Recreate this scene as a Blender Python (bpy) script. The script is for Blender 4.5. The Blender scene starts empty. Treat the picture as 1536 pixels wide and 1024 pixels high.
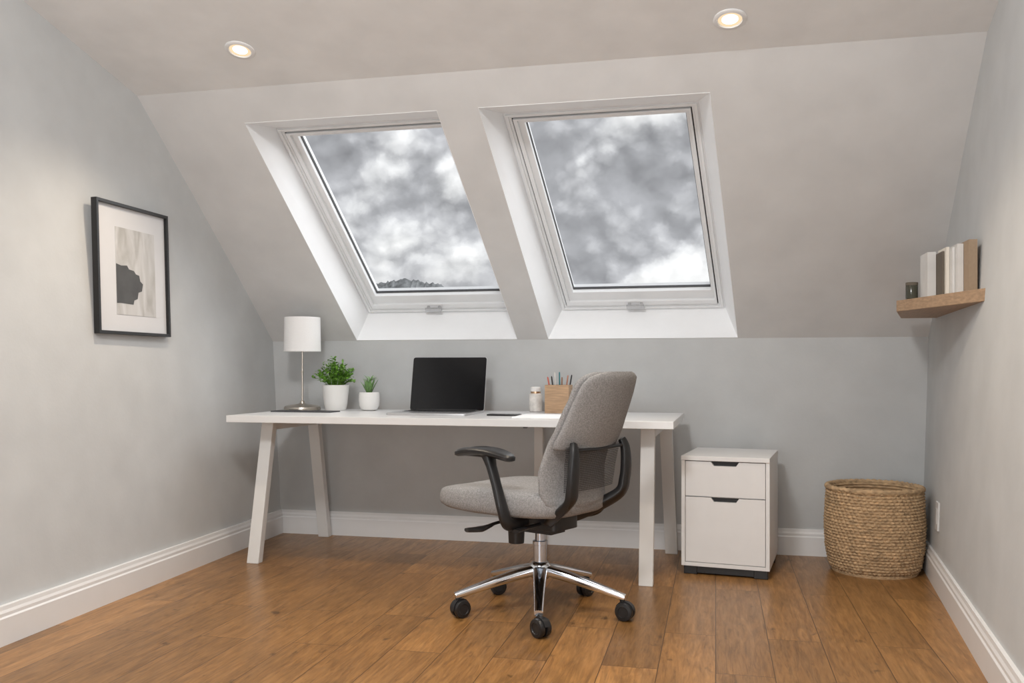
import bpy, bmesh, math, random
from mathutils import Vector, Matrix, noise
random.seed(7)
C = bpy.context.scene.collection
rad = math.radians
bpy.context.scene.view_settings.view_transform='Standard'

# ------------------------------------------------------------------ materials
def nodes_of(m):
    m.use_nodes = True
    return m.node_tree.nodes, m.node_tree.links

def mat(name, col, rough=.5, metal=0., var=.06, scale=12., bump=0., bscale=200., stretch=(1,1,1), spec=.5, coat=0., detail=3.):
    m = bpy.data.materials.new(name); N, L = nodes_of(m)
    b = N['Principled BSDF']
    b.inputs['Roughness'].default_value = rough
    b.inputs['Metallic'].default_value = metal
    b.inputs['Specular IOR Level'].default_value = spec
    b.inputs['Coat Weight'].default_value = coat
    tc = N.new('ShaderNodeTexCoord'); mp = N.new('ShaderNodeMapping'); mp.inputs['Scale'].default_value = stretch
    L.new(tc.outputs['Object'], mp.inputs['Vector'])
    n = N.new('ShaderNodeTexNoise'); n.inputs['Scale'].default_value = scale; n.inputs['Detail'].default_value = detail
    L.new(mp.outputs[0], n.inputs['Vector'])
    r = N.new('ShaderNodeMapRange'); r.inputs['From Min'].default_value = .3; r.inputs['From Max'].default_value = .7
    r.inputs['To Min'].default_value = 1-var; r.inputs['To Max'].default_value = 1+var
    L.new(n.outputs['Fac'], r.inputs['Value'])
    mx = N.new('ShaderNodeVectorMath'); mx.operation = 'SCALE'; mx.inputs[0].default_value = col[:3]
    L.new(r.outputs[0], mx.inputs['Scale']); L.new(mx.outputs[0], b.inputs['Base Color'])
    if bump:
        n2 = N.new('ShaderNodeTexNoise'); n2.inputs['Scale'].default_value = bscale; n2.inputs['Detail'].default_value = 2
        L.new(mp.outputs[0], n2.inputs['Vector'])
        bp = N.new('ShaderNodeBump'); bp.inputs['Strength'].default_value = bump; bp.inputs['Distance'].default_value = .002
        L.new(n2.outputs['Fac'], bp.inputs['Height']); L.new(bp.outputs[0], b.inputs['Normal'])
    return m

def emis(name, col, s):
    m = bpy.data.materials.new(name); N, L = nodes_of(m)
    b = N['Principled BSDF']; b.inputs['Base Color'].default_value = (.02,.02,.02, 1); b.inputs['Roughness'].default_value=.6
    b.inputs['Emission Color'].default_value = (*col, 1); b.inputs['Emission Strength'].default_value = s
    return m

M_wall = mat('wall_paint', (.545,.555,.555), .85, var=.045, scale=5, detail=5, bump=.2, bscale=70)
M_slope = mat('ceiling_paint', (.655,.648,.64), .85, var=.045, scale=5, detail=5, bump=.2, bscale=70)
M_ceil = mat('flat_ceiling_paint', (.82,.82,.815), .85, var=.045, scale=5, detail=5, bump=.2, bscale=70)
M_white = mat('white_trim_paint', (.80,.80,.80), .4, var=.01)
M_reveal = mat('white_reveal_paint', (.93,.94,.95), .6, var=.01)
M_frame = mat('window_lacquer', (.79,.80,.81), .35, var=.01)
M_gasket = mat('rubber_gasket', (.05,.05,.052), .6)
M_desk = mat('white_laminate', (.74,.74,.74), .3, var=.01)
M_leg = mat('white_leg_paint', (.74,.735,.72), .4, var=.01)
M_cab = mat('white_cabinet_laminate', (.76,.755,.75), .45, var=.015)
M_dark = mat('painted_recess_shade', (.012,.012,.013), .5)
M_black = mat('black_plastic', (.014,.014,.015), .38, var=.1, scale=60, bump=.05)
M_blackf = mat('black_frame_wood', (.012,.012,.013), .35)
M_fabric = mat('grey_wool_fabric', (.30,.293,.29), .95, var=.26, scale=190, bump=.8, bscale=420, detail=4, spec=.15)
M_chrome = mat('polished_chrome', (.82,.85,.90), .10, metal=1., var=.01)
M_steel = mat('chromed_steel_column', (.62,.70,.82), .25, metal=1., var=.01)
M_alu = mat('satin_aluminium', (.60,.60,.61), .3, metal=.9, var=.01)
M_handle = mat('satin_steel_handle', (.55,.55,.56), .25, metal=.9, var=.01)
M_nickel = mat('brushed_nickel', (.62,.57,.51), .28, metal=1., var=.03, scale=80)
M_shade = mat('white_linen_shade', (.90,.89,.88), .9, var=.02, scale=200, bump=.15, bscale=400)
M_ceramic = mat('white_ceramic', (.84,.83,.81), .35, var=.02)
M_soil = mat('potting_soil', (.05,.035,.025), .95, var=.4, scale=90, bump=.6)
M_leaf = mat('green_leaf', (.16,.34,.045), .5, var=.5, scale=45)
M_leaf2 = mat('pale_green_leaf', (.16,.30,.10), .5, var=.35, scale=60)
M_screen = mat('black_glass_screen', (.004,.004,.005), .1, var=.02)
M_key = mat('black_keys', (.02,.02,.022), .5)
M_paper = mat('white_paper', (.99,.99,.99), .8, var=.005)
M_wood = mat('light_oak', (.44,.28,.16), .5, var=.22, scale=14, stretch=(1,1,9), bump=.1, bscale=60)
M_shelfw = mat('natural_oak_shelf', (.38,.25,.15), .5, var=.2, scale=14, stretch=(9,1,9), bump=.1, bscale=60)
M_copper = mat('copper_lid', (.75,.5,.32), .3, metal=1.)
M_brownbook = mat('dark_brown_book_cloth', (.12,.10,.075), .7)
M_tanbook = mat('tan_book_cloth', (.33,.24,.16), .7, scale=80, bump=.1)
M_greybook = mat('grey_book_cloth', (.66,.65,.63), .7)
M_cream = mat('cream_pages', (.72,.68,.6), .8, var=.1, scale=300, stretch=(10,1,.05))
M_straw = mat('seagrass', (.475,.325,.185), .85, var=.34, scale=34, stretch=(1,1,2.5), bump=.7, bscale=190)
M_slate = mat('charcoal_cover', (.05,.05,.055), .6)
M_marble = mat('veined_stoneware', (.76,.73,.69), .35, var=.18, scale=28)

def floor_mat():
    m = bpy.data.materials.new('oak_plank_floor'); N, L = nodes_of(m); b = N['Principled BSDF']
    tc = N.new('ShaderNodeTexCoord'); sp = N.new('ShaderNodeSeparateXYZ'); cb = N.new('ShaderNodeCombineXYZ')
    L.new(tc.outputs['Object'], sp.inputs[0]); L.new(sp.outputs[1], cb.inputs[0]); L.new(sp.outputs[0], cb.inputs[1])
    br = N.new('ShaderNodeTexBrick'); L.new(cb.outputs[0], br.inputs['Vector'])
    br.offset = .37; br.offset_frequency = 2
    br.inputs['Scale'].default_value = 1.; br.inputs['Brick Width'].default_value = 1.15; br.inputs['Row Height'].default_value = .188
    br.inputs['Mortar Size'].default_value = .0018; br.inputs['Mortar Smooth'].default_value = .5
    br.inputs['Color1'].default_value = (0,0,0,1); br.inputs['Color2'].default_value = (1,1,1,1); br.inputs['Mortar'].default_value = (.5,.5,.5,1)
    ml = N.new('ShaderNodeMath'); ml.operation='MULTIPLY'; ml.inputs[1].default_value = 37.; L.new(br.outputs['Color'], ml.inputs[0])
    def nz(sc, scale, det, ro, dist):
        mp = N.new('ShaderNodeMapping'); mp.inputs['Scale'].default_value = sc; L.new(cb.outputs[0], mp.inputs['Vector'])
        g = N.new('ShaderNodeTexNoise'); g.noise_dimensions='4D'; g.inputs['Scale'].default_value=scale; g.inputs['Detail'].default_value=det; g.inputs['Roughness'].default_value=ro; g.inputs['Distortion'].default_value=dist
        L.new(mp.outputs[0], g.inputs['Vector']); L.new(ml.outputs[0], g.inputs['W']); return g
    g = nz((5.0,60,1),1.,6,.70,1.4)
    k = nz((1.8,11,1),1.5,4,.55,2.2)
    kn = nz((6,11,1),1.6,3,.55,.6)
    cr = N.new('ShaderNodeValToRGB'); L.new(g.outputs['Fac'], cr.inputs[0])
    e = cr.color_ramp.elements
    e[0].position=.26; e[0].color=(.165,.074,.021,1); e[1].position=.74; e[1].color=(.40,.21,.075,1)
    x = e.new(.5); x.color=(.295,.145,.046,1)
    mr = N.new('ShaderNodeMapRange'); mr.inputs['To Min'].default_value=.76; mr.inputs['To Max'].default_value=1.24; L.new(br.outputs['Color'], mr.inputs['Value'])
    mk = N.new('ShaderNodeMapRange'); mk.inputs['From Min'].default_value=.34; mk.inputs['From Max'].default_value=.60; mk.inputs['To Min'].default_value=.76; mk.inputs['To Max'].default_value=1.10; L.new(k.outputs['Fac'], mk.inputs['Value'])
    m3 = N.new('ShaderNodeMapRange'); m3.inputs['From Min'].default_value=.64; m3.inputs['From Max'].default_value=.74; m3.inputs['To Min'].default_value=1.; m3.inputs['To Max'].default_value=.42; L.new(kn.outputs['Fac'], m3.inputs['Value'])
    mm = N.new('ShaderNodeMath'); mm.operation='MULTIPLY'; L.new(mr.outputs[0], mm.inputs[0]); L.new(mk.outputs[0], mm.inputs[1])
    m4 = N.new('ShaderNodeMath'); m4.operation='MULTIPLY'; L.new(mm.outputs[0], m4.inputs[0]); L.new(m3.outputs[0], m4.inputs[1])
    sc = N.new('ShaderNodeVectorMath'); sc.operation='SCALE'; L.new(cr.outputs[0], sc.inputs[0]); L.new(m4.outputs[0], sc.inputs['Scale'])
    mix = N.new('ShaderNodeMix'); mix.data_type='RGBA'; L.new(br.outputs['Fac'], mix.inputs['Factor']); L.new(sc.outputs[0], mix.inputs['A']); mix.inputs['B'].default_value=(.06,.028,.010,1)
    L.new(mix.outputs['Result'], b.inputs['Base Color'])
    rr = N.new('ShaderNodeMapRange'); rr.inputs['To Min'].default_value=.40; rr.inputs['To Max'].default_value=.24; L.new(g.outputs['Fac'], rr.inputs['Value']); L.new(rr.outputs[0], b.inputs['Roughness'])
    b.inputs['Specular IOR Level'].default_value=.42
    bp = N.new('ShaderNodeBump'); bp.inputs['Strength'].default_value=.2; bp.inputs['Distance'].default_value=.001
    sb = N.new('ShaderNodeMath'); sb.operation='SUBTRACT'; L.new(g.outputs['Fac'], sb.inputs[0]); L.new(br.outputs['Fac'], sb.inputs[1])
    L.new(sb.outputs[0], bp.inputs['Height']); L.new(bp.outputs[0], b.inputs['Normal'])
    return m
M_floor = floor_mat()

def glass_mat():
    m = bpy.data.materials.new('window_glass'); N, L = nodes_of(m); N.remove(N['Principled BSDF'])
    o = N['Material Output']; t = N.new('ShaderNodeBsdfTransparent'); t.inputs[0].default_value=(.97,.98,.98,1)
    g = N.new('ShaderNodeBsdfGlossy'); g.inputs['Roughness'].default_value=.02
    f = N.new('ShaderNodeFresnel'); f.inputs[0].default_value=1.2
    mx = N.new('ShaderNodeMixShader'); L.new(f.outputs[0], mx.inputs[0]); L.new(t.outputs[0], mx.inputs[1]); L.new(g.outputs[0], mx.inputs[2]); L.new(mx.outputs[0], o.inputs[0])
    return m
M_glass = glass_mat()

def net_mat():
    m = bpy.data.materials.new('grey_mesh_net'); N, L = nodes_of(m); b = N['Principled BSDF']; o = N['Material Output']
    b.inputs['Base Color'].default_value=(.05,.051,.054,1); b.inputs['Roughness'].default_value=.6
    tc = N.new('ShaderNodeTexCoord')
    w1 = N.new('ShaderNodeTexWave'); w1.bands_direction='X'; w1.inputs['Scale'].default_value=44
    w2 = N.new('ShaderNodeTexWave'); w2.bands_direction='Z'; w2.inputs['Scale'].default_value=44
    L.new(tc.outputs['Object'], w1.inputs['Vector']); L.new(tc.outputs['Object'], w2.inputs['Vector'])
    mul = N.new('ShaderNodeMath'); mul.operation='MULTIPLY'; L.new(w1.outputs['Fac'], mul.inputs[0]); L.new(w2.outputs['Fac'], mul.inputs[1])
    gt = N.new('ShaderNodeMath'); gt.operation='GREATER_THAN'; gt.inputs[1].default_value=.17; L.new(mul.outputs[0], gt.inputs[0])
    t = N.new('ShaderNodeBsdfTransparent'); mx = N.new('ShaderNodeMixShader')
    L.new(gt.outputs[0], mx.inputs[0]); L.new(b.outputs[0], mx.inputs[1]); L.new(t.outputs[0], mx.inputs[2]); L.new(mx.outputs[0], o.inputs[0])
    return m
M_net = net_mat()

def art_mat():
    m = bpy.data.materials.new('abstract_wash_print'); N, L = nodes_of(m); b = N['Principled BSDF']; b.inputs['Roughness'].default_value=.8
    tc = N.new('ShaderNodeTexCoord'); mp = N.new('ShaderNodeMapping'); mp.inputs['Scale'].default_value=(9,9,2.2); mp.inputs['Rotation'].default_value=(0,.7,0)
    L.new(tc.outputs['Object'], mp.inputs['Vector'])
    n = N.new('ShaderNodeTexNoise'); n.inputs['Scale'].default_value=1.3; n.inputs['Detail'].default_value=7; n.inputs['Distortion'].default_value=1.0; L.new(mp.outputs[0], n.inputs['Vector'])
    cr = N.new('ShaderNodeValToRGB'); e=cr.color_ramp.elements; e[0].position=.32; e[0].color=(.40,.39,.37,1); e[1].position=.60; e[1].color=(.60,.595,.59,1)
    L.new(n.outputs['Fac'], cr.inputs[0]); L.new(cr.outputs[0], b.inputs['Base Color'])
    return m
M_art = art_mat()

# ------------------------------------------------------------------ mesh helpers
class MB:
    def __init__(s): s.v=[]; s.f=[]; s.mi=[]
    def add(s, vs, fs, M=None, mi=0):
        o=len(s.v); s.v += [(M @ Vector(p)) if M is not None else Vector(p) for p in vs]
        s.f += [tuple(i+o for i in f) for f in fs]; s.mi += [mi]*len(fs)
    def box(s, c, d, M=None, mi=0):
        x,y,z=d[0]/2,d[1]/2,d[2]/2
        vs=[(c[0]+i*x,c[1]+j*y,c[2]+k*z) for i in(-1,1) for j in(-1,1) for k in(-1,1)]
        s.add(vs,[(0,1,3,2),(4,6,7,5),(0,4,5,1),(2,3,7,6),(0,2,6,4),(1,5,7,3)],M,mi)
    def rings(s, R, cap=True, close=False, M=None, mi=0):
        n=len(R[0]); vs=[p for r in R for p in r]; fs=[]
        m=len(R)
        for i in range(m if close else m-1):
            a=i*n; b=((i+1)%m)*n
            for j in range(n):
                k=(j+1)%n; fs.append((a+j,a+k,b+k,b+j))
        if cap and not close:
            fs.append(tuple(range(n))[::-1]); fs.append(tuple((m-1)*n+j for j in range(n)))
        s.add(vs,fs,M,mi)
    def lathe(s, prof, seg=40, c=(0,0,0), cap=True, close=False, M=None, mi=0):
        s.rings([[(c[0]+max(r,1e-5)*math.cos(2*math.pi*j/seg),c[1]+max(r,1e-5)*math.sin(2*math.pi*j/seg),c[2]+z) for j in range(seg)] for r,z in prof],cap,close,M,mi)
    def sweep(s, pts, radii, n=12, up=(0,0,1), sub=6, e=2., M=None, mi=0):
        P=[Vector(p) for p in pts]
        if not isinstance(radii,list): radii=[radii]*len(P)
        radii=[(r,r) if not isinstance(r,tuple) else r for r in radii]
        Q=[];RR=[]
        for i in range(len(P)-1):
            p0=P[max(i-1,0)];p1=P[i];p2=P[i+1];p3=P[min(i+2,len(P)-1)]
            for k in range(sub):
                t=k/sub
                Q.append(.5*((2*p1)+(p2-p0)*t+(2*p0-5*p1+4*p2-p3)*t*t+(3*p1-p0-3*p2+p3)*t**3))
                RR.append(tuple(radii[i][q]*(1-t)+radii[i+1][q]*t for q in(0,1)))
        Q.append(P[-1]);RR.append(radii[-1])
        rings=[]; up=Vector(up); prev=None
        for i,q in enumerate(Q):
            T=(Q[min(i+1,len(Q)-1)]-Q[max(i-1,0)]).normalized()
            S=T.cross(up)
            if S.length<.15: S = prev.copy() if prev is not None else T.cross(Vector((0,1,0.01)))
            S.normalize()
            if prev is not None and S.dot(prev)<0: S=-S
            prev=S; U=S.cross(T).normalized()
            ring=[]
            for j in range(n):
                a=2*math.pi*(j+.5)/n; c_,s_=math.cos(a),math.sin(a)
                cx=math.copysign(abs(c_)**(2/e),c_); sx=math.copysign(abs(s_)**(2/e),s_)
                ring.append(q+S*cx*RR[i][0]+U*sx*RR[i][1])
            rings.append(ring)
        s.rings(rings,True,False,M,mi)
    def obj(s, name, mats, parent=None, smooth=40, bevel=0, bseg=2, loc=None, weld=False):
        me=bpy.data.meshes.new(name); me.from_pydata([tuple(v) for v in s.v],[],s.f)
        if not isinstance(mats,(list,tuple)): mats=[mats]
        for m in mats: me.materials.append(m)
        for p,i in zip(me.polygons,s.mi): p.material_index=i
        bm=bmesh.new(); bm.from_mesh(me)
        if weld: bmesh.ops.remove_doubles(bm,verts=bm.verts,dist=1e-5)
        bmesh.ops.recalc_face_normals(bm,faces=bm.faces); bm.to_mesh(me); bm.free()
        if smooth:
            for p in me.polygons: p.use_smooth=True
            me.set_sharp_from_angle(angle=rad(smooth))
        o=bpy.data.objects.new(name,me); C.objects.link(o)
        if parent: o.parent=parent
        if loc: o.location=loc
        if bevel:
            b=o.modifiers.new('bevel','BEVEL'); b.width=bevel; b.segments=bseg; b.limit_method='ANGLE'; b.angle_limit=rad(40)
        return o

def empty(name,loc,rz=0,label='',cat='',M=None):
    e=bpy.data.objects.new(name,None); C.objects.link(e); e.empty_display_size=.05
    if M is not None: e.matrix_world=M
    else:
        e.location=loc; e.rotation_euler=(0,0,rz)
    if label: e['label']=label; e['category']=cat
    return e
def tag(o,label,cat,group=None):
    o['label']=label; o['category']=cat
    if group: o['group']=group
    return o
def struct(o,label=None):
    o['kind']='structure'
    if label: o['label']=label
    return o
def sellipse(a,b,n,e,z,cx=0,cy=0):
    r=[]
    for j in range(n):
        t=2*math.pi*(j+.5)/n; c,s=math.cos(t),math.sin(t)
        r.append(Vector((cx+a*math.copysign(abs(c)**(2/e),c),cy+b*math.copysign(abs(s)**(2/e),s),z)))
    return r
def ipl(tab,x):
    if x<=tab[0][0]: return tab[0][1]
    for (a,b),(c,d) in zip(tab,tab[1:]):
        if x<=c:
            t=(x-a)/(c-a); t=t*t*(3-2*t)*.5+t*.5; return b+(d-b)*t
    return tab[-1][1]

# ------------------------------------------------------------------ room shell
YB=5.04; ZK=1.163; CP,SP=.7266,.6871; LT=1.67; YF=-1.3
YT=YB-LT*CP; ZT=ZK+LT*SP; CR=.262; KL=.020
def xL(y,z): return -2.58+.0285*(YB-y)-.050*z-KL*(YB-y)*z
def xR(y,z): return 1.045-.095*(YB-y)+.03*z+.012*(YB-y)*z
def zc(y): return ZT+CR*(YT-y)
def ztop(y): return ZK+(YB-y)*SP/CP if y>YT else zc(y)
def slab(name,pts,off,m):
    b=MB(); off=Vector(off); n=len(pts)
    vs=[Vector(p) for p in pts]+[Vector(p)+off for p in pts]
    fs=[tuple(range(n)),tuple(range(n,2*n))[::-1]]+[(i,(i+1)%n,n+(i+1)%n,n+i) for i in range(n)]
    b.add(vs,fs); return b.obj(name,m,smooth=0)
def sidewall(name,xf):
    b=MB(); nz_=16; vs=[]; fs=[]
    ys=sorted(set([YB-(YB-YF)*i/24 for i in range(25)]+[YT]),reverse=True)
    for y in ys:
        for k in range(nz_+1):
            z=ztop(y)*k/nz_; vs.append((xf(y,z),y,z))
    for i in range(len(ys)-1):
        for k in range(nz_): a=i*(nz_+1)+k; fs.append((a,a+1,a+nz_+2,a+nz_+1))
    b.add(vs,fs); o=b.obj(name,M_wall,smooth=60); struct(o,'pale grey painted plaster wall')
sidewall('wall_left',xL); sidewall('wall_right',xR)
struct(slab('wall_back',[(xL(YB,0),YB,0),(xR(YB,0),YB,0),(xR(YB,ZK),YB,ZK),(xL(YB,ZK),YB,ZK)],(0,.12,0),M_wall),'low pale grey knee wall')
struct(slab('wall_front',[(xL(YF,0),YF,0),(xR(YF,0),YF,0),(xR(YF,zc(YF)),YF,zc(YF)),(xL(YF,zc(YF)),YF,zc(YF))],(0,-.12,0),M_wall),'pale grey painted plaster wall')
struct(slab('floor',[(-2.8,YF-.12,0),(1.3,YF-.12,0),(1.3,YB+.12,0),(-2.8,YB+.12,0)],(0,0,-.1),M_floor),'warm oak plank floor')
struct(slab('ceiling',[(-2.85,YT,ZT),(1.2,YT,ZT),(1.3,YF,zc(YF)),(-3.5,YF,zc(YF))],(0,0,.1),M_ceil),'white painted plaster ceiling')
def SPt(x,L,d=0): return Vector((x,YB-L*CP+d*SP,ZK+L*SP+d*CP))
LB,LW=.004,1.487
W=[dict(ob=(-2.09,-1.108),ot=(-2.222,-1.2515),fb=(-2.06,-1.13)),
   dict(ob=(-.929,.118),ot=(-1.0545,-.0236),fb=(-.870,.055))]
b=MB()
def q4(a,bb,c,d): b.add([a,bb,c,d],[(0,1,2,3)])
def eL(L): p=SPt(0,L); return xL(p.y,p.z)-.04
def eR(L): p=SPt(0,L); return xR(p.y,p.z)+.04
q4(SPt(eL(0),0),SPt(eR(0),0),SPt(eR(LB),LB),SPt(eL(LB),LB))
ed=[(eL(LB),eL(LW)),(W[0]['ob'][0],W[0]['ot'][0]),(W[0]['ob'][1],W[0]['ot'][1]),(W[1]['ob'][0],W[1]['ot'][0]),(W[1]['ob'][1],W[1]['ot'][1]),(eR(LB),eR(LW))]
for i in (0,2,4):
    q4(SPt(ed[i][0],LB),SPt(ed[i+1][0],LB),SPt(ed[i+1][1],LW),SPt(ed[i][1],LW))
q4(SPt(eL(LW),LW),SPt(eR(LW),LW),SPt(eR(LT),LT),SPt(eL(LT),LT))
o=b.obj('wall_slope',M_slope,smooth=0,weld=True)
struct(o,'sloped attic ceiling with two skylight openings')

# windows
FZ=1.3355; D=.2
FY=YB-(FZ-ZK-D/CP)/(SP/CP)
V=Vector((-.1,-CP,SP)); NN=Vector((0,SP,CP)); FL=1.295
for k,w in enumerate(W):
    O=Vector((w['fb'][0],FY,FZ)); FW=w['fb'][1]-w['fb'][0]
    def P(a,bb,h): return O+Vector((1,0,0))*a+V*bb+NN*h
    def ring(B,i0,i1,h0,h1,mi=0):
        def R(i,h): return [P(i[0],i[2],h),P(FW-i[1],i[2],h),P(FW-i[1],FL-i[3],h),P(i[0],FL-i[3],h)]
        B.rings([R(i0,h0),R(i1,h0),R(i1,h1),R(i0,h1)],cap=False,close=True,mi=mi)
    lb=MB(); op=[SPt(w['ob'][0],LB),SPt(w['ob'][1],LB),SPt(w['ot'][1],LW),SPt(w['ot'][0],LW)]
    fr=[P(0,0,0),P(FW,0,0),P(FW,FL,0),P(0,FL,0)]
    for i in range(4):
        j=(i+1)%4; lb.add([op[i],op[j],fr[j],fr[i]],[(0,1,2,3)])
    o=lb.obj('trim_%d'%(k+1),M_reveal,smooth=0,weld=True); struct(o,'white splayed skylight lining')
    s=o.modifiers.new('thickness','SOLIDIFY'); s.thickness=.004; s.offset=0
    f=MB(); ring(f,(0,0,0,0),(.036,.036,.032,.03),0,.10)
    ring(f,(-.02,-.02,-.02,-.02),(0,0,0,0),.03,.12)
    ring(f,(.010,.010,.010,.010),(.024,.024,.022,.020),-.010,.002)
    wf=f.obj('window_%d'%(k+1),M_frame,smooth=0,bevel=.002); struct(wf,'white framed pivoting skylight window')
    g=MB(); ring(g,(.036,.036,.032,.03),(.0415,.0415,.0375,.0355),.008,.09); ring(g,(.092,.066,.128,.064),(.096,.070,.132,.068),.034,.05)
    g.obj('gasket',M_gasket,wf,smooth=0)
    g=MB(); ring(g,(.0415,.0415,.0375,.0355),(.092,.066,.128,.064),.008,.08)
    ring(g,(.0415,.0415,.0375,.0355),(.062,.052,.07,.045),-.008,.010)
    g.obj('sash',M_frame,wf,smooth=0,bevel=.003)
    g=MB(); g.add([P(.09,.125,.045),P(FW-.065,.125,.045),P(FW-.065,FL-.06,.045),P(.09,FL-.06,.045)],[(0,1,2,3)])
    g.obj('glass_pane',M_glass,wf,smooth=0)
    g=MB(); cx=FW*.47
    RM=Matrix((( 1,-.1,0,O.x),(0,-CP,SP,O.y),(0,SP,CP,O.z),(0,0,0,1)))
    g.box((cx,.050,-.034),(.100,.024,.014),RM); g.box((cx-.034,.050,-.018),(.016,.018,.03),RM); g.box((cx+.034,.050,-.018),(.016,.018,.03),RM)
    g.obj('handle',M_handle,wf,smooth=0,bevel=.003)

# baseboards
PR=[(-.03,0),(.018,0),(.018,.098),(.013,.104),(.013,.116),(.008,.126),(.006,.14),(-.03,.14)]
def baseboard(name,p0,p1,n):
    bb=MB(); n=Vector(n).normalized()
    bb.rings([[Vector((p[0],p[1],0))+n*d+Vector((0,0,z)) for d,z in PR] for p in (p0,p1)])
    return struct(bb.obj(name,M_white,smooth=0),'white moulded skirting board')
baseboard('baseboard_back',(xL(YB,0),YB),(xR(YB,0),YB),(0,-1,0))
baseboard('baseboard_left',(xL(YB,0),YB),(xL(YF,0)-.0,YF),(1,.0285,0))
baseboard('baseboard_right',(xR(YB,0),YB),(xR(YF,0),YF),(-1,.095,0))

# ------------------------------------------------------------------ downlights
M_lampdisc=emis('warm_led_lens',(1.,.74,.46),1.0)
M_ledcore=emis('bright_led_core',(1.,.93,.78),3.)
tilt=-math.atan(CR)
for (x,y) in ((-2.014,3.551),(.0546,3.619)):
    e=empty('downlight',(x,y,zc(y)-.001),label='round recessed ceiling downlight with warm glowing lens',cat='light')
    e.rotation_euler=(tilt,0,0); e['group']='recessed ceiling downlights'
    r=MB(); r.lathe([(.046,-.002),(.048,-.007),(.060,-.007),(.065,-.003),(.065,.0),(.046,.0)],40,cap=False,close=True)
    r.obj('trim_ring',M_white,e)
    r=MB(); r.lathe([(.0,-.0015),(.047,-.0015),(.047,0),(.0,0)],32,cap=False); r.obj('lens',M_lampdisc,e)
    r=MB(); r.lathe([(.0,-.003),(.030,-.003),(.032,-.0016),(.0,-.0016)],32,cap=False); r.obj('led_core',M_ledcore,e)
    l=bpy.data.lights.new('spot','SPOT'); l.energy=48; l.color=(1,.84,.66); l.spot_size=rad(120); l.spot_blend=.9; l.shadow_soft_size=.03
    lo=bpy.data.objects.new('lamp_spot',l); C.objects.link(lo); lo.parent=e; lo.location=(0,0,-.035)

# ------------------------------------------------------------------ desk
DH=.760
desk=empty('desk',(-1.32,4.54,0),rz=rad(-1.2),label='long white desk on splayed white A-frame legs by the knee wall',cat='desk')
DX0,DX1,DY0,DY1=-2.42+1.32,-.175+1.32,4.12-4.54,4.935-4.54
t=MB(); t.box(((DX0+DX1)/2,(DY0+DY1)/2,DH-.0175),(DX1-DX0,DY1-DY0,.035)); t.obj('tabletop',M_desk,desk,smooth=0,bevel=.002)
def leg(x,yt,yb,wx=.066,wy=.045,ztop=DH-.035,dx=0):
    g=MB(); g.rings([[(x+dx-wx/2,yb-wy/2,0),(x+dx+wx/2,yb-wy/2,0),(x+dx+wx/2,yb+wy/2,0),(x+dx-wx/2,yb+wy/2,0)],[(x-wx/2,yt-wy/2,ztop),(x+wx/2,yt-wy/2,ztop),(x+wx/2,yt+wy/2,ztop),(x-wx/2,yt+wy/2,ztop)]])
    return g.obj('leg',M_leg,desk,smooth=0,bevel=.003)
leg(-2.285+1.32,4.32-4.54,4.20-4.54,dx=-.02); leg(-2.30+1.32,4.86-4.54,4.955-4.54,dx=.025)
leg(-.305+1.32,4.30-4.54,4.20-4.54); leg(-.265+1.32,4.86-4.54,4.955-4.54,dx=.025)
for x in (-2.29+1.32,-.295+1.32):
    g=MB(); g.box((x,4.59-4.54,DH-.060),(.045,.50,.05)); g.obj('crossbar',M_leg,desk,smooth=0,bevel=.002)
leg(-.955+1.32,4.88-4.54,4.88-4.54,.05,.045)
g=MB(); g.box((-.985+1.32,4.50-4.54,DH-.045),(.03,.03,.02)); g.box((-.945+1.32,4.50-4.54,DH-.050),(.02,.03,.03)); g.box((-.965+1.32,4.50-4.54,DH-.041),(.09,.02,.012))
g.obj('cable_clip',M_black,desk,smooth=0,bevel=.002)

# ------------------------------------------------------------------ lamp
lamp=empty('table_lamp',(-2.305,4.755,DH),label='slim brushed nickel table lamp with white drum shade',cat='lamp')
g=MB(); g.lathe([(0,.0),(.085,.0),(.103,.003),(.105,.010),(.101,.020),(.085,.028),(.03,.035),(.014,.040),(.012,.052),(.008,.056),(0,.056)],48); g.obj('base',M_nickel,lamp)
g=MB(); g.lathe([(0,.05),(.0055,.05),(.0055,.215),(.008,.217),(.008,.222),(.0055,.224),(.0055,.37),(0,.37)],16); g.obj('pole',M_nickel,lamp)
g=MB(); g.lathe([(.104,.335),(.101,.53),(.099,.53),(.102,.335)],56,cap=False,close=True)
for a in range(3):
    t0=a*2*math.pi/3; g.sweep([(0,0,.5),(.1*math.cos(t0),.1*math.sin(t0),.5)],.0015,6,sub=1)
g.obj('lamp_shade',M_shade,lamp)
g=MB(); g.box((0,0,.003),(.36,.12,.006)); nb=g.obj('notebook',M_slate,smooth=0,bevel=.001,loc=(-2.20,4.575,DH)); tag(nb,'thin charcoal folder lying in front of the table lamp','notebook')
nb.rotation_euler=(0,0,rad(-3))

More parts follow.
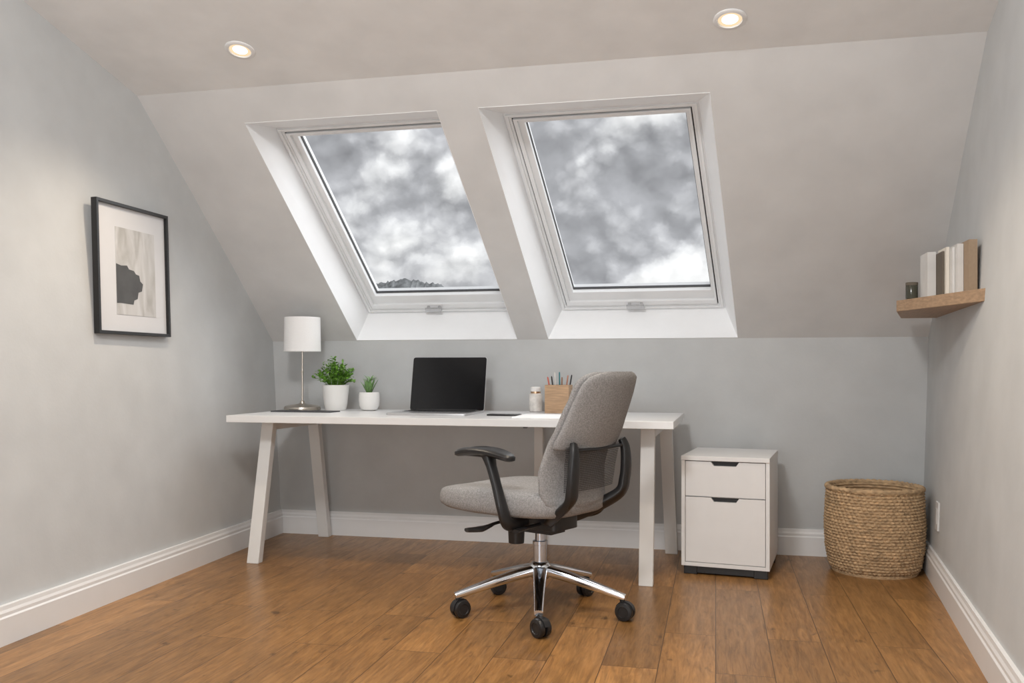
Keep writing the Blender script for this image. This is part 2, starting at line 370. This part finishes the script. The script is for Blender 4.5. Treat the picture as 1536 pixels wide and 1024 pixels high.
# ------------------------------------------------------------------ plants
def pot(name,loc,label,prof,soilr,soilz):
    e=empty(name,loc,label=label,cat='plant')
    g=MB(); g.lathe(prof,44); g.obj('pot',M_ceramic,e)
    g=MB(); g.lathe([(0,soilz-.01),(soilr,soilz-.01),(soilr,soilz),(0,soilz+.003)],24); g.obj('soil',M_soil,e)
    return e
def leafmesh(g,p,d,l,w,curl=.2):
    d=d.normalized(); s=d.cross(Vector((0,0,1)))
    if s.length<.1: s=Vector((1,0,0))
    s.normalize(); n=s.cross(d).normalized()
    pts=[]
    for t,ww in((0,.12),(.3,.85),(.6,1.),(.85,.6),(1,.05)):
        c=p+d*l*t-n*curl*l*t*t; pts+= [c-s*w*ww*.5+n*.12*w*ww, c, c+s*w*ww*.5+n*.12*w*ww]
    fs=[]
    for i in range(4):
        a=i*3; fs+=[(a,a+1,a+4,a+3),(a+1,a+2,a+5,a+4)]
    g.add(pts,fs)
e=pot('potted_plant',(-2.105,4.765,DH),'bushy green leafy plant in a white ceramic pot',[(0,0),(.054,0),(.058,.004),(.066,.04),(.074,.12),(.076,.145),(.071,.145),(.067,.128),(0,.126)],.067,.13)
g=MB()
for i in range(84):
    a=random.uniform(0,6.28); el=random.uniform(.0,1.5)
    tip=Vector((.140*math.cos(a)*math.cos(el)*random.uniform(.8,1.1),.10*math.sin(a)*math.cos(el),.160+.140*math.sin(el)*random.uniform(.55,1.05)))
    tip.y=min(tip.y,.09); tip.x=min(tip.x,.088)
    base=Vector((.025*math.cos(a),.025*math.sin(a),.12))
    mid=(base+tip)/2+Vector((0,0,.02))
    g.sweep([base,mid,tip],[.0018,.0013,.0008],5,sub=3)
    for q in range(9):
        t_=.35+.65*q/8; c=base.lerp(mid,t_*2) if t_<.5 else mid.lerp(tip,t_*2-1)
        dd=Vector((random.gauss(0,1),random.gauss(0,1),random.uniform(.0,1.3)))
        leafmesh(g,c,dd,random.uniform(.018,.028),random.uniform(.012,.018))
g.obj('foliage',M_leaf,e)
e=pot('potted_succulent',(-1.912,4.79,DH),'small spiky green plant in a rounded white pot',[(0,0),(.032,0),(.045,.006),(.056,.03),(.059,.06),(.058,.092),(.055,.104),(.051,.104),(.053,.09),(0,.088)],.051,.092)
g=MB()
for i in range(20):
    a=random.uniform(0,6.28); sp=random.uniform(.1,.62)
    leafmesh(g,Vector((.012*math.cos(a),.012*math.sin(a),.09)),Vector((math.cos(a)*sp,math.sin(a)*sp,1)),random.uniform(.07,.11),.009,.12)
for i in range(14):
    a=random.uniform(0,6.28); leafmesh(g,Vector((.004,0,.165)),Vector((math.cos(a),math.sin(a),random.uniform(.2,1.4))),.052,.009)
g.sweep([(0,0,.08),(.002,0,.12),(.004,0,.168)],.002,6)
g.obj('foliage',M_leaf2,e)

# ------------------------------------------------------------------ laptop
lap=empty('laptop',(-1.432,4.71,DH),label='open silver laptop with dark blank screen on the desk',cat='laptop')
LWd=.425; LD=.37
def rbox(g,c,sx,sy,z0,z1,r,M=None):
    def rr(z,ins):
        ring=[]
        for cx,cy,a0 in((1,1,0),(-1,1,90),(-1,-1,180),(1,-1,270)):
            for k in range(5):
                a=rad(a0+k*22.5); ring.append((c[0]+cx*(sx/2-r)+(r-ins)*math.cos(a),c[1]+cy*(sy/2-r)+(r-ins)*math.sin(a),z))
        return ring
    i=min(.0015,(z1-z0)/3)
    g.rings([rr(z0,i),rr(z0+i,0),rr(z1-i,0),rr(z1,i)],M=M)
g=MB(); rbox(g,(0,-LD/2),LWd,LD,.0,.012,.014); g.obj('base',M_alu,lap)
g=MB(); g.box((0,-.120,.0122),(.37,.15,.0008)); kb=g.obj('keyboard_deck',M_key,lap,smooth=0)
g=MB()
for r_ in range(5):
    for c_ in range(14): g.box((-.165+c_*.0254,-.064-r_*.028,.0135),(.021,.023,.002))
g.obj('keys',M_black,lap,smooth=0)
g=MB(); rbox(g,(0,-.280),.14,.12,.012,.0126,.006); g.obj('trackpad',M_alu,lap)
MT=Matrix.Translation((0,.0,.010)) @ Matrix.Rotation(rad(90-13),4,'X')
g=MB(); rbox(g,(0,.148),LWd,.302,-.006,.0,.014,MT); g.obj('lid',M_alu,lap)
g=MB(); rbox(g,(0,.148),LWd-.005,.297,.0001,.0012,.012,MT); g.obj('display',M_screen,lap)
g=MB(); g.sweep([(-.17,0,.010),(.17,0,.010)],.007,10,sub=1); g.obj('hinge',M_black,lap)

g=MB(); rbox(g,(0,0),.165,.095,.0,.008,.012); ph=g.obj('smartphone',M_screen,loc=(-1.045,4.44,DH)); tag(ph,'black smartphone lying flat on the white desk','phone')
g=MB(); g.box((0,0,.0025),(.24,.29,.005)); pp=g.obj('paper_sheet',M_paper,smooth=0,loc=(-.835,4.38,DH)); pp.rotation_euler=(0,0,rad(-2)); tag(pp,'blank white paper sheets lying on the desk','paper')
jar=empty('lidded_jar',(-.965,4.855,DH),label='pale stoneware jar with copper band and lid',cat='jar')
g=MB(); g.lathe([(0,0),(.030,0),(.035,.004),(.036,.03),(.036,.085),(.033,.098),(.026,.102),(0,.102)],36); g.obj('body',M_marble,jar)
g=MB(); g.lathe([(0,.101),(.026,.101),(.027,.102),(.027,.112),(.025,.113),(0,.113)],30); g.obj('band',M_copper,jar)
g=MB(); g.lathe([(0,.112),(.028,.112),(.029,.116),(.028,.134),(.022,.138),(0,.139)],30); g.obj('lid',M_ceramic,jar)
cup=empty('pen_holder',(-.825,4.79,DH),label='square light wood pen holder',cat='pen holder')
g=MB(); w_=.065
def sq(h,z): return [(-h,-h,z),(h,-h,z),(h,h,z),(-h,h,z)]
g.rings([sq(w_,0),sq(w_,.150),sq(w_-.007,.150),sq(w_-.007,.01)]); g.obj('body',M_wood,cup,smooth=0,bevel=.001)
cols=[((.60,.12,.07),'red'),((.02,.02,.02),'black'),((.70,.68,.64),'white'),((.04,.22,.25),'teal'),((.30,.16,.09),'brown'),((.5,.22,.14),'terracotta'),((.02,.02,.025),'black')]
for i,(c_,nm) in enumerate(cols):
    x=-.04+i*.0135+random.uniform(-.003,.003); y=random.uniform(-.03,.03)
    a=(i-3)*.05+random.uniform(-.04,.04)
    pm=mat('pen_'+nm,c_,.4)
    g=MB(); lg=random.uniform(.18,.21)
    g.lathe([(0,0),(.0015,0),(.004,.012),(.004,lg-.014),(.0036,lg-.004),(.001,lg),(0,lg)],10)
    p=g.obj('pen',pm,loc=(-.825+x*.8,4.79+y,DH+.012)); p.rotation_euler=(random.uniform(-.08,.08),a,0)
    tag(p,'%s pen standing in the wooden holder'%nm,'pen','pens in the wooden holder')

# ------------------------------------------------------------------ picture
py,pz=3.668,1.447
T=Vector((-.0285+KL*pz,1,0)).normalized(); U=Vector((-.030,0,1)).normalized(); Nw=U.cross(T).normalized(); U=T.cross(Nw).normalized()
PM=Matrix(((T.x,Nw.x,U.x,xL(py,pz)+.016),(T.y,Nw.y,U.y,py),(T.z,Nw.z,U.z,pz),(0,0,0,1)))
pic=empty('framed_picture',None,M=PM,label='black framed abstract grey art print hanging on the wall',cat='picture')
a_,h_=.262,.296
def fr(i,y): return [(-a_+i,y,-h_+i),(a_-i,y,-h_+i),(a_-i,y,h_-i),(-a_+i,y,h_-i)]
g=MB(); g.rings([fr(0,-.0),fr(0,-.028),fr(.014,-.028),fr(.014,-.0)],cap=False,close=True); g.obj('frame',M_blackf,pic,smooth=0,bevel=.001)
M_mat=mat('white_mount_board',(.66,.66,.67),.8,var=.01)
g=MB(); g.box((0,-.008,0),(2*a_-.028,.008,2*h_-.028)); g.obj('mount',M_mat,pic,smooth=0)
ax0,ax1,az0,az1=-.122,.165,-.205,.190
g=MB(); g.box(((ax0+ax1)/2,-.0128,(az0+az1)/2),(ax1-ax0,.0016,az1-az0)); g.obj('print',M_art,pic,smooth=0)
sh=[(0,0),(.03,.002),(.13,.0),(.137,.020),(.165,.028),(.173,.058),(.202,.066),(.212,.100),(.190,.112),(.182,.138),(.155,.142),(.140,.156),(.100,.160),(.085,.176),(.04,.172),(.0,.178)]
sh=[(x*.90,z) for x,z in sh]
g=MB(); n=len(sh); g.add([(ax0+x,-.0138,az0+.05+z) for x,z in sh]+[(ax0+x,-.0146,az0+.05+z) for x,z in sh],[tuple(range(n)),tuple(range(n,2*n))[::-1]]+[(i,(i+1)%n,n+(i+1)%n,n+i) for i in range(n)])
g.obj('dark_shape',mat('charcoal_ink',(.085,.087,.09),.8,var=.15),pic,smooth=0)

# ------------------------------------------------------------------ outlet
oy,oz=4.50,.315
T=-Vector((.095-.012*oz,1,0)).normalized(); U=Vector((.03+.012*(YB-oy),0,1)).normalized(); Nw=U.cross(T).normalized(); U=T.cross(Nw).normalized()
OM=Matrix(((T.x,Nw.x,U.x,xR(oy,oz)),(T.y,Nw.y,U.y,oy),(T.z,Nw.z,U.z,oz),(0,0,0,1)))
ot=empty('wall_socket',None,M=OM,label='white rectangular electrical socket plate on the wall',cat='socket')
M_sock=mat('off_white_socket',(.66,.66,.655),.5,var=.01)
g=MB(); g.box((0,-.003,0),(.08,.009,.130)); g.obj('plate',M_sock,ot,smooth=0,bevel=.002)
g=MB(); g.box((0,-.0085,.0),(.04,.003,.07)); g.obj('insert',M_sock,ot,smooth=0,bevel=.001)

# ------------------------------------------------------------------ shelf & books
SZ0,SZ1=1.248,1.296
bx,by=xR(3.62,1.27),3.62
poly=[(.774,4.225),(bx+.004,by),(xR(4.8,1.27)+.004,4.8),(.900,4.8)]
g=MB(); g.rings([[(x,y,SZ0) for x,y in poly],[(x,y,SZ1) for x,y in poly]])
s=g.obj('wall_shelf',M_shelfw,smooth=0,bevel=.002); tag(s,'thick floating oak shelf fixed to the wall','shelf')
esl=(4.225-by)/(bx-.774)
def edge(x): return 4.225-(x-.774)*esl
bk=[(.032,.182,M_greybook,'white hardback book'),(.007,.172,M_brownbook,'slim dark brown book'),(.012,.185,M_cream,'slim cream book'),(.009,.178,M_greybook,'slim pale grey book'),(.022,.188,M_greybook,'pale grey hardback book'),(.030,.194,M_tanbook,'tan brown hardback book')]
x=.852
for th,h,m,lab in bk:
    cx=x+th/2; y0=edge(x)+.012; dep=.135
    g=MB(); t_=.002
    e_=empty('book',(cx,y0,SZ1),label=lab+' standing upright on the oak shelf',cat='book'); e_['group']='books on the oak shelf'
    g.box((-th/2+t_/2,dep/2,h/2),(t_,dep,h)); g.box((th/2-t_/2,dep/2,h/2),(t_,dep,h)); g.box((0,t_/2,h/2),(th-2*t_,t_,h))
    g.obj('cover',m,e_,smooth=0)
    g=MB(); g.box((0,dep/2,h/2),(th-2*t_-.0004,dep-.008,h-.006)); g.obj('pages',M_cream,e_,smooth=0)
    x+=th+.0012
sb=empty('candle_jar',(.838,4.150,SZ1),label='small dark glass jar beside the books on the shelf',cat='jar')
g=MB(); g.lathe([(0,0),(.022,0),(.025,.003),(.025,.055),(.023,.058),(0,.058)],28); g.obj('body',mat('dark_olive_glass',(.05,.05,.035),.15),sb)
g=MB(); g.lathe([(0,.058),(.025,.058),(.025,.070),(.023,.072),(0,.072)],28); g.obj('lid',M_brownbook,sb)
# keep the jar in front of the first book: small step toward the shelf edge
sb.location=(.822,4.150,SZ1)

# ------------------------------------------------------------------ cabinet
cab=empty('filing_cabinet',(-.163,4.455,0),rz=rad(-8),label='white two drawer pedestal cabinet beside the desk',cat='cabinet')
CW,CD,CH=.415,.49,.575; Z0=.042
g=MB(); th=.018
g.box((th/2,CD/2,(Z0+CH-.02)/2),(th,CD,CH-.02-Z0)); g.box((CW-th/2,CD/2,(Z0+CH-.02)/2),(th,CD,CH-.02-Z0))
g.box((CW/2,CD/2,Z0+th/2),(CW-2*th,CD,th)); g.box((CW/2,CD-.006,(Z0+CH)/2),(CW-2*th,.012,CH-Z0-.03)); g.box((CW/2,CD/2,.378),(CW-2*th,CD-.04,.004))
g.obj('body',M_cab,cab,smooth=0,bevel=.0012)
g=MB(); g.box((CW/2,CD/2-.002,CH-.011),(CW+.002,CD+.006,.022)); g.obj('top_panel',M_cab,cab,smooth=0,bevel=.002)
def drawer(z0,z1):
    x0,x1=th+.0025,CW-th-.0025; hx=(x0+x1)/2; a1,a2,hd=.066,.052,.020
    pts=[(x0,z0),(x1,z0),(x1,z1),(hx+a1,z1),(hx+a2,z1-hd),(hx-a2,z1-hd),(hx-a1,z1),(x0,z1)]
    g=MB(); n=8; g.add([(x,.002,z) for x,z in pts]+[(x,.020,z) for x,z in pts],[(0,5,6,7),(0,1,4,5),(1,2,3,4),(8,15,14,13),(8,13,12,9),(9,12,11,10)]+[(i,(i+1)%n,n+(i+1)%n,n+i) for i in range(n)])
    d=g.obj('drawer',M_cab,cab,smooth=0)
    g=MB(); g.box((hx,.024,z1-.012),(.14,.006,.036)); g.obj('pull_recess_shade',M_dark,d,smooth=0)  # near-black block paints the shade inside the drawer cut-out
drawer(.382,CH-.0255); drawer(Z0+th+.003,.3765)
g=MB(); g.box((CW/2,CD/2,Z0/2+.004),(CW-.04,CD-.035,Z0-.008)); g.obj('under_cabinet_shade',M_black,cab,smooth=0)  # black block standing in for the shadow between the feet
fb=None
for fx,fy in((.042,.045),(CW-.042,.045),(.042,CD-.045),(CW-.042,CD-.045)):
    if fb is None:
        g=MB(); g.box((0,0,Z0/2),(.065,.065,Z0)); fb=g.obj('foot',M_black,cab,smooth=0,bevel=.003); fb.location=(fx,fy,0)
    else:
        c=fb.copy(); C.objects.link(c); c.parent=cab; c.location=(fx,fy,0)

# ------------------------------------------------------------------ basket
bas=empty('woven_basket',(.765,4.740,0),label='round woven seagrass basket beside the cabinet',cat='basket')
H=.410; rows=28
def br_(z):
    return ipl([(0,.198),(.04,.218),(.12,.231),(.23,.236),(.34,.231),(H,.227)],z)
seg=420; R=[]; nz=rows*6
for i in range(nz+1):
    z=H*i/nz; row=int(min(i/6,rows-1)); fr_=(i/6)%1; r0=br_(z)
    ring=[]
    for j in range(seg):
        t_=2*math.pi*j/seg; ph=row*2.1
        wob=.2*noise.noise(Vector((math.cos(t_)*5,math.sin(t_)*5,row*2.3)))
        bump=.0050*abs(math.sin(math.pi*fr_))**.7
        tw=.0044*math.sin(t_*60+ph+fr_*3.0+wob*6)*math.sin(math.pi*fr_)
        nse=.0032*noise.noise(Vector((math.cos(t_)*9,math.sin(t_)*9,row*.9)))
        zz=z+(.0028*noise.noise(Vector((math.cos(t_)*5,math.sin(t_)*5,row*.8)))+.0018*math.sin(t_*60+ph))*(1 if i!=0 else 0)
        r=r0+bump+tw+nse-.007
        ring.append((r*math.cos(t_),r*math.sin(t_),zz))
    R.append(ring)
g=MB(); g.rings(R,cap=False)
inn=[]
for i in range(nz//2+1):
    z=H-(H-.012)*i/(nz//2); r0=br_(z)-.022
    inn.append([((r0+.004*math.sin(z*math.pi*2/.015))*math.cos(2*math.pi*j/130),(r0+.004*math.sin(z*math.pi*2/.015))*math.sin(2*math.pi*j/130),z) for j in range(130)])
g.rings(inn,cap=False)
g.lathe([(0,0),(.2,0),(.2,.012),(0,.012)],60)
g.obj('body',M_straw,bas,smooth=60)
g=MB(); R=[]
for j in range(300):
    t_=2*math.pi*j/300; c=Vector((.219*math.cos(t_),.219*math.sin(t_),H+.002+.002*noise.noise(Vector((math.cos(t_)*4,math.sin(t_)*4,5))))); rr_=Vector((math.cos(t_),math.sin(t_),0)); ring=[]
    for k in range(10):
        a=2*math.pi*k/10; q=.0125+.0024*math.sin(2*a+t_*48); ring.append(c+rr_*q*math.cos(a)+Vector((0,0,q*math.sin(a))))
    R.append(ring)
g.rings(R,cap=False,close=True); g.obj('rim',M_straw,bas,smooth=60)

# ------------------------------------------------------------------ office chair
ch=empty('office_chair',(-.7035,3.634,0),rz=rad(64.75),label='grey fabric swivel office chair with chrome five-star base',cat='chair')
g=MB(); R=[]
for z,ins in((.416,.10),(.418,.05),(.422,.020),(.434,.004),(.456,0),(.484,.001),(.503,.007),(.511,.020),(.515,.045),(.517,.11),(.518,.2)):
    ring=sellipse(.262-ins,.315-ins,72,4.2,z,0,.086)
    rr=[]
    for p in ring:
        f=max(0,(p.y-.16)/.24); p.z-= .016*f*f*(1 if z>.44 else .0)
        p.z+= .008*(abs(p.x)/.25)**2*(1 if z>.44 else 0)
        if z<.45: p.z += .010*f
        p.x*=1-.10*max(0,-(p.y)/.2)
        rr.append(p)
    R.append(rr)
g.rings(R); seat=g.obj('seat',M_fabric,ch,smooth=60)
BK=-.035
yc_=[(.455,-.185+BK),(.52,-.172+BK),(.60,-.172+BK),(.68,-.195+BK),(.80,-.245+BK),(.90,-.285+BK),(.985,-.318+BK)]
hw_=[(.455,.17),(.475,.205),(.52,.222),(.60,.226),(.70,.217),(.82,.202),(.92,.190),(.955,.182),(.975,.158),(.985,.12)]
def backring(z,hw,y0,th_,e=3.):
    ring=[]
    for p in sellipse(hw,th_,48,e,z,0,0):
        p.y+= y0 + .95*(p.x**2); ring.append(p)
    return ring
g=MB(); R=[]
zs=[.455,.458,.465,.475,.49,.52,.56,.60,.64,.68,.72,.76,.80,.84,.88,.92,.945,.96,.972,.980,.985]
for z in zs:
    th_=.024
    if z<.475: th_=.012+.012*(z-.455)/.02
    if z>.96: th_=.024-.012*(z-.96)/.025
    R.append(backring(z,ipl(hw_,z),ipl(yc_,z),th_))
g.rings(R)
R=[]
for z,sc_ in((.688,.90),(.690,.96),(.698,.99),(.72,1),(.76,1),(.80,1),(.85,1),(.90,1),(.94,.99),(.965,.97),(.98,.90),(.987,.75)):
    th_=ipl([(.688,.024),(.72,.027),(.88,.025),(.96,.018),(.987,.008)],z)
    R.append(backring(z,(ipl(hw_,z)+.004)*sc_,ipl(yc_,z)-.032,th_,2.8))
g.rings(R); g.obj('backrest',M_fabric,ch,smooth=60)
g=MB(); pv=[];pf=[]
for i in range(9):
    z=.525+.175*i/8
    for j in range(13):
        x=-.195+.39*j/12; pv.append((x*(.90+.10*i/8),ipl([(.49,-.222+BK),(.6,-.234+BK),(.7,-.250+BK)],z)+.6*x*x,z))
for i in range(8):
    for j in range(12):
        a=i*13+j; pf.append((a,a+1,a+14,a+13))
g.add(pv,pf); g.obj('lumbar_net',M_net,ch,smooth=60)
g=MB()
for s_ in(-1,1):
    g.sweep([(s_*.174,-.248+BK,.715),(s_*.184,-.258+BK,.68),(s_*.190,-.260+BK,.62),(s_*.190,-.254+BK,.555),(s_*.180,-.236+BK,.495),(s_*.140,-.190,.440),(s_*.08,-.11,.402),(0,-.05,.390)],[(.015,.011),(.022,.013),(.028,.014),(.029,.015),(.028,.017),(.028,.020),(.031,.022),(.034,.02)],14,up=(0,1,.2),e=4.)
g.sweep([(-.19,-.254+BK,.69),(0,-.248+BK,.685),(.19,-.254+BK,.69)],[(.010,.007)]*3,10)
g.obj('back_support',M_black,ch)
for s_ in(-1,1):
    dy=0 if s_<0 else -.065
    arm=MB(); arm.sweep([(s_*.13,-.03,.394),(s_*.22,-.04+dy/2,.392),(s_*.280,-.045+dy,.410),(s_*.296,-.035+dy,.47),(s_*.292,-.005+dy,.55),(s_*.286,.025+dy,.62),(s_*.280,.045+dy,.665)],[(.022,.010),(.026,.012),(.027,.015),(.026,.015),(.023,.014),(.024,.015),(.034,.024)],12,up=(0,1,0),e=2.8)
    ao=arm.obj('armrest',M_black,ch)
    pad=MB(); R=[]
    for z,i_ in((.660,.034),(.664,.012),(.671,.001),(.682,0),(.689,.006),(.692,.018)):
        rr=sellipse(.050-i_,.142-i_,40,2.8,z,s_*.280,.065)
        for p in rr:
            p.z+= -.022*((p.y-.06)/.14)**2 + .04*(p.y-.06); p.y+=dy
        R.append(rr)
    pad.rings(R); pad.obj('arm_pad',M_black,ao)
g=MB(); rbox(g,(0,-.01),.17,.26,.352,.406,.03); g.box((0,-.01,.345),(.10,.16,.03)); g.sweep([(-.05,.085,.365),(-.05,.085,.28)],[(.036,.036),(.032,.032)],18,up=(0,1,0),sub=1)
g.box((0,.0,.407),(.26,.06,.020)); g.obj('tilt_mechanism',M_black,ch,bevel=.003)
g=MB(); g.sweep([(-.07,.10,.378),(-.16,.11,.372),(-.20,.11,.366),(-.235,.125,.358),(-.295,.145,.360)],[(.007,.006),(.007,.006),(.012,.008),(.026,.011),(.016,.008)],12,e=2.4)
g.obj('lever',M_black,ch)
g=MB(); g.sweep([(-.07,-.06,.378),(-.18,-.06,.374),(-.25,-.065,.372)],[(.006,.006),(.014,.008),(.018,.007)],12,sub=3)
g.obj('lever',M_black,ch)
g=MB(); g.lathe([(0,.18),(.0275,.18),(.0275,.275),(.031,.277),(.031,.292),(.021,.294),(.021,.36),(0,.36)],32); g.obj('gas_column',M_steel,ch)
base=MB(); base.lathe([(0,.135),(.030,.135),(.042,.145),(.047,.165),(.045,.190),(.036,.203),(.029,.208),(0,.208)],36)
angs=[-80,-8,64,136,208]
for a in angs:
    t_=rad(a-64.75); d=Vector((math.cos(t_),math.sin(t_),0)); z=Vector((0,0,1))
    base.sweep([d*.02+z*.174,d*.10+z*.158,d*.20+z*.132,d*.30+z*.104,d*.356+z*.089],[(.030,.022),(.027,.021),(.023,.018),(.019,.015),(.017,.012)],14,e=3.4)
base.obj('star_base',M_chrome,ch)
cas=None; cr_=[50,75,-30,110,140]
for a,ro in zip(angs,cr_):
    t_=rad(a-64.75); p=(math.cos(t_)*.345,math.sin(t_)*.345,0)
    if cas is None:
        g=MB()
        RX=Matrix.Rotation(rad(90),4,'Y')
        for sx in(-1,1):
            g.lathe([(0,sx*.004),(.026,sx*.004),(.035,sx*.006),(.0360,sx*.010),(.0360,sx*.021),(.034,sx*.025),(.022,sx*.027),(.020,sx*.024),(0,sx*.024)],28,M=Matrix.Translation((0,-.012,.0361))@RX)
        R=[]
        for k in range(9):
            aa=rad(-10+k*22); R.append([(-.010,-.012+.040*math.cos(aa),.0366+.040*math.sin(aa)),(.010,-.012+.040*math.cos(aa),.0366+.040*math.sin(aa)),(.010,-.012+.030*math.cos(aa),.0366+.030*math.sin(aa)),(-.010,-.012+.030*math.cos(aa),.0366+.030*math.sin(aa))])
        g.rings(R)
        g.lathe([(0,.055),(.010,.055),(.010,.088),(0,.088)],16)
        cas=g.obj('caster',M_black,ch); cas.location=p; cas.rotation_euler=(0,0,rad(ro)-rad(64.75))
    else:
        c=cas.copy(); C.objects.link(c); c.parent=ch; c.location=p; c.rotation_euler=(0,0,rad(ro)-rad(64.75))

# ------------------------------------------------------------------ distant hill
g=MB(); pv=[];pf=[]; n=170
for i in range(n):
    x=-200+i*(105/(n-1)); h=33.2+1.0*math.sin(i*.09)+.8*noise.noise(Vector((i*.15,0,0)))+1.2*noise.noise(Vector((i*.8,3,0)))
    h-= max(0,(x+112)/10)*2.0
    pv+=[(x,330,-40),(x,300,-40),(x,300,h*.6),(x,312,h),(x,330,h*.7)]
for i in range(n-1):
    for k in range(4): a=i*5+k; pf.append((a,a+1,a+6,a+5))
g.add(pv,pf); hl=g.obj('distant_hill',mat('hazy_wooded_hill',(.25,.26,.265),.95,var=.5,scale=.5,detail=6)); tag(hl,'hazy wooded hillside seen through the skylight','hill')  # distance haze is mixed into the hill's grey base colour

# ------------------------------------------------------------------ world sky with clouds
w=bpy.data.worlds.new('cloudy_sky'); bpy.context.scene.world=w; w.use_nodes=True; N=w.node_tree.nodes; L=w.node_tree.links
bg=N['Background']; tc=N.new('ShaderNodeTexCoord')
wp=N.new('ShaderNodeTexNoise'); wp.inputs['Scale'].default_value=22; wp.inputs['Detail'].default_value=6; wp.inputs['Roughness'].default_value=.6; L.new(tc.outputs['Generated'],wp.inputs['Vector'])
wv=N.new('ShaderNodeVectorMath'); wv.operation='MULTIPLY_ADD'; wv.inputs[1].default_value=(.028,.028,.028); L.new(wp.outputs['Color'],wv.inputs[0]); L.new(tc.outputs['Generated'],wv.inputs[2])
def cloudh(off):
    mp=N.new('ShaderNodeMapping'); mp.inputs['Scale'].default_value=(1,1,1.3); mp.inputs['Location'].default_value=(.95+off[0],.1,.35+off[1])
    L.new(wv.outputs[0],mp.inputs['Vector'])
    n1=N.new('ShaderNodeTexNoise'); n1.inputs['Scale'].default_value=5.4; n1.inputs['Detail'].default_value=6; n1.inputs['Roughness'].default_value=.50
    L.new(mp.outputs[0],n1.inputs['Vector'])
    v=N.new('ShaderNodeTexVoronoi'); v.feature='F1'; v.inputs['Scale'].default_value=17; v.inputs['Detail'].default_value=2; v.inputs['Roughness'].default_value=.5
    L.new(mp.outputs[0],v.inputs['Vector'])
    m=N.new('ShaderNodeMath'); m.operation='MULTIPLY_ADD'; m.inputs[1].default_value=-.17; L.new(v.outputs['Distance'],m.inputs[0]); L.new(n1.outputs['Fac'],m.inputs[2]); return m
h1=cloudh((0,0)); h2=cloudh((.006,.018))
cr=N.new('ShaderNodeValToRGB'); e=cr.color_ramp.elements; e[0].position=.29; e[0].color=(.44,.445,.47,1); e[1].position=.48; e[1].color=(.93,.93,.93,1)
x=e.new(.355); x.color=(.58,.585,.61,1); x=e.new(.41); x.color=(.78,.785,.80,1)
L.new(h1.outputs[0],cr.inputs[0])
sb=N.new('ShaderNodeMath'); sb.operation='SUBTRACT'; L.new(h1.outputs[0],sb.inputs[0]); L.new(h2.outputs[0],sb.inputs[1])
ma=N.new('ShaderNodeMath'); ma.operation='MULTIPLY_ADD'; ma.inputs[1].default_value=2.3; ma.inputs[2].default_value=.96; L.new(sb.outputs[0],ma.inputs[0])
sc=N.new('ShaderNodeVectorMath'); sc.operation='SCALE'; L.new(cr.outputs[0],sc.inputs[0]); L.new(ma.outputs[0],sc.inputs['Scale'])
L.new(sc.outputs[0],bg.inputs['Color']); bg.inputs['Strength'].default_value=1.02
w.cycles.sampling_method='MANUAL'; w.cycles.sample_map_resolution=256

# ------------------------------------------------------------------ lights
sun=bpy.data.lights.new('overcast_sun','SUN'); sun.energy=3.4; sun.angle=rad(75); sun.color=(.97,.98,1)
so=bpy.data.objects.new('overcast_sun',sun); C.objects.link(so); so.location=(3,9,9)
so.rotation_euler=(-Vector((.6,.42,.68))).to_track_quat('-Z','Y').to_euler()
def area(name,loc,target,size,energy,col):
    l=bpy.data.lights.new(name,'AREA'); l.energy=energy; l.size=size; l.color=col
    o=bpy.data.objects.new(name,l); C.objects.link(o); o.location=loc
    o.rotation_euler=(Vector(target)-Vector(loc)).to_track_quat('-Z','Y').to_euler(); return o
area('room_fill',(-.8,.9,2.95),(-.6,4.4,.6),.45,62,(1,.99,.98))  # added unseen fill lamp, imitates soft daylight from the front of the room
area('ceiling_fill',(-.8,-.4,1.0),(-.8,2.6,3.0),1.6,44,(1,1,1))  # added unseen lamp aimed upward to brighten the ceiling, in place of bounce
for (x,y,e_) in((-1.9,2.1,32),(.35,2.2,38)):
    l=bpy.data.lights.new('ceiling_spot','SPOT'); l.energy=e_; l.color=(1,.85,.68); l.spot_size=rad(110); l.spot_blend=.8; l.shadow_soft_size=.05
    o=bpy.data.objects.new('ceiling_spot',l); C.objects.link(o); o.location=(x,y,zc(y)-.03)

# ------------------------------------------------------------------ camera
cam=bpy.data.cameras.new('camera'); co=bpy.data.objects.new('camera',cam); C.objects.link(co)
co.location=(0,0,1); co.rotation_euler=(rad(90),0,rad(12.75)); cam.lens=31.64; cam.sensor_width=36; cam.shift_y=.026
bpy.context.scene.camera=co
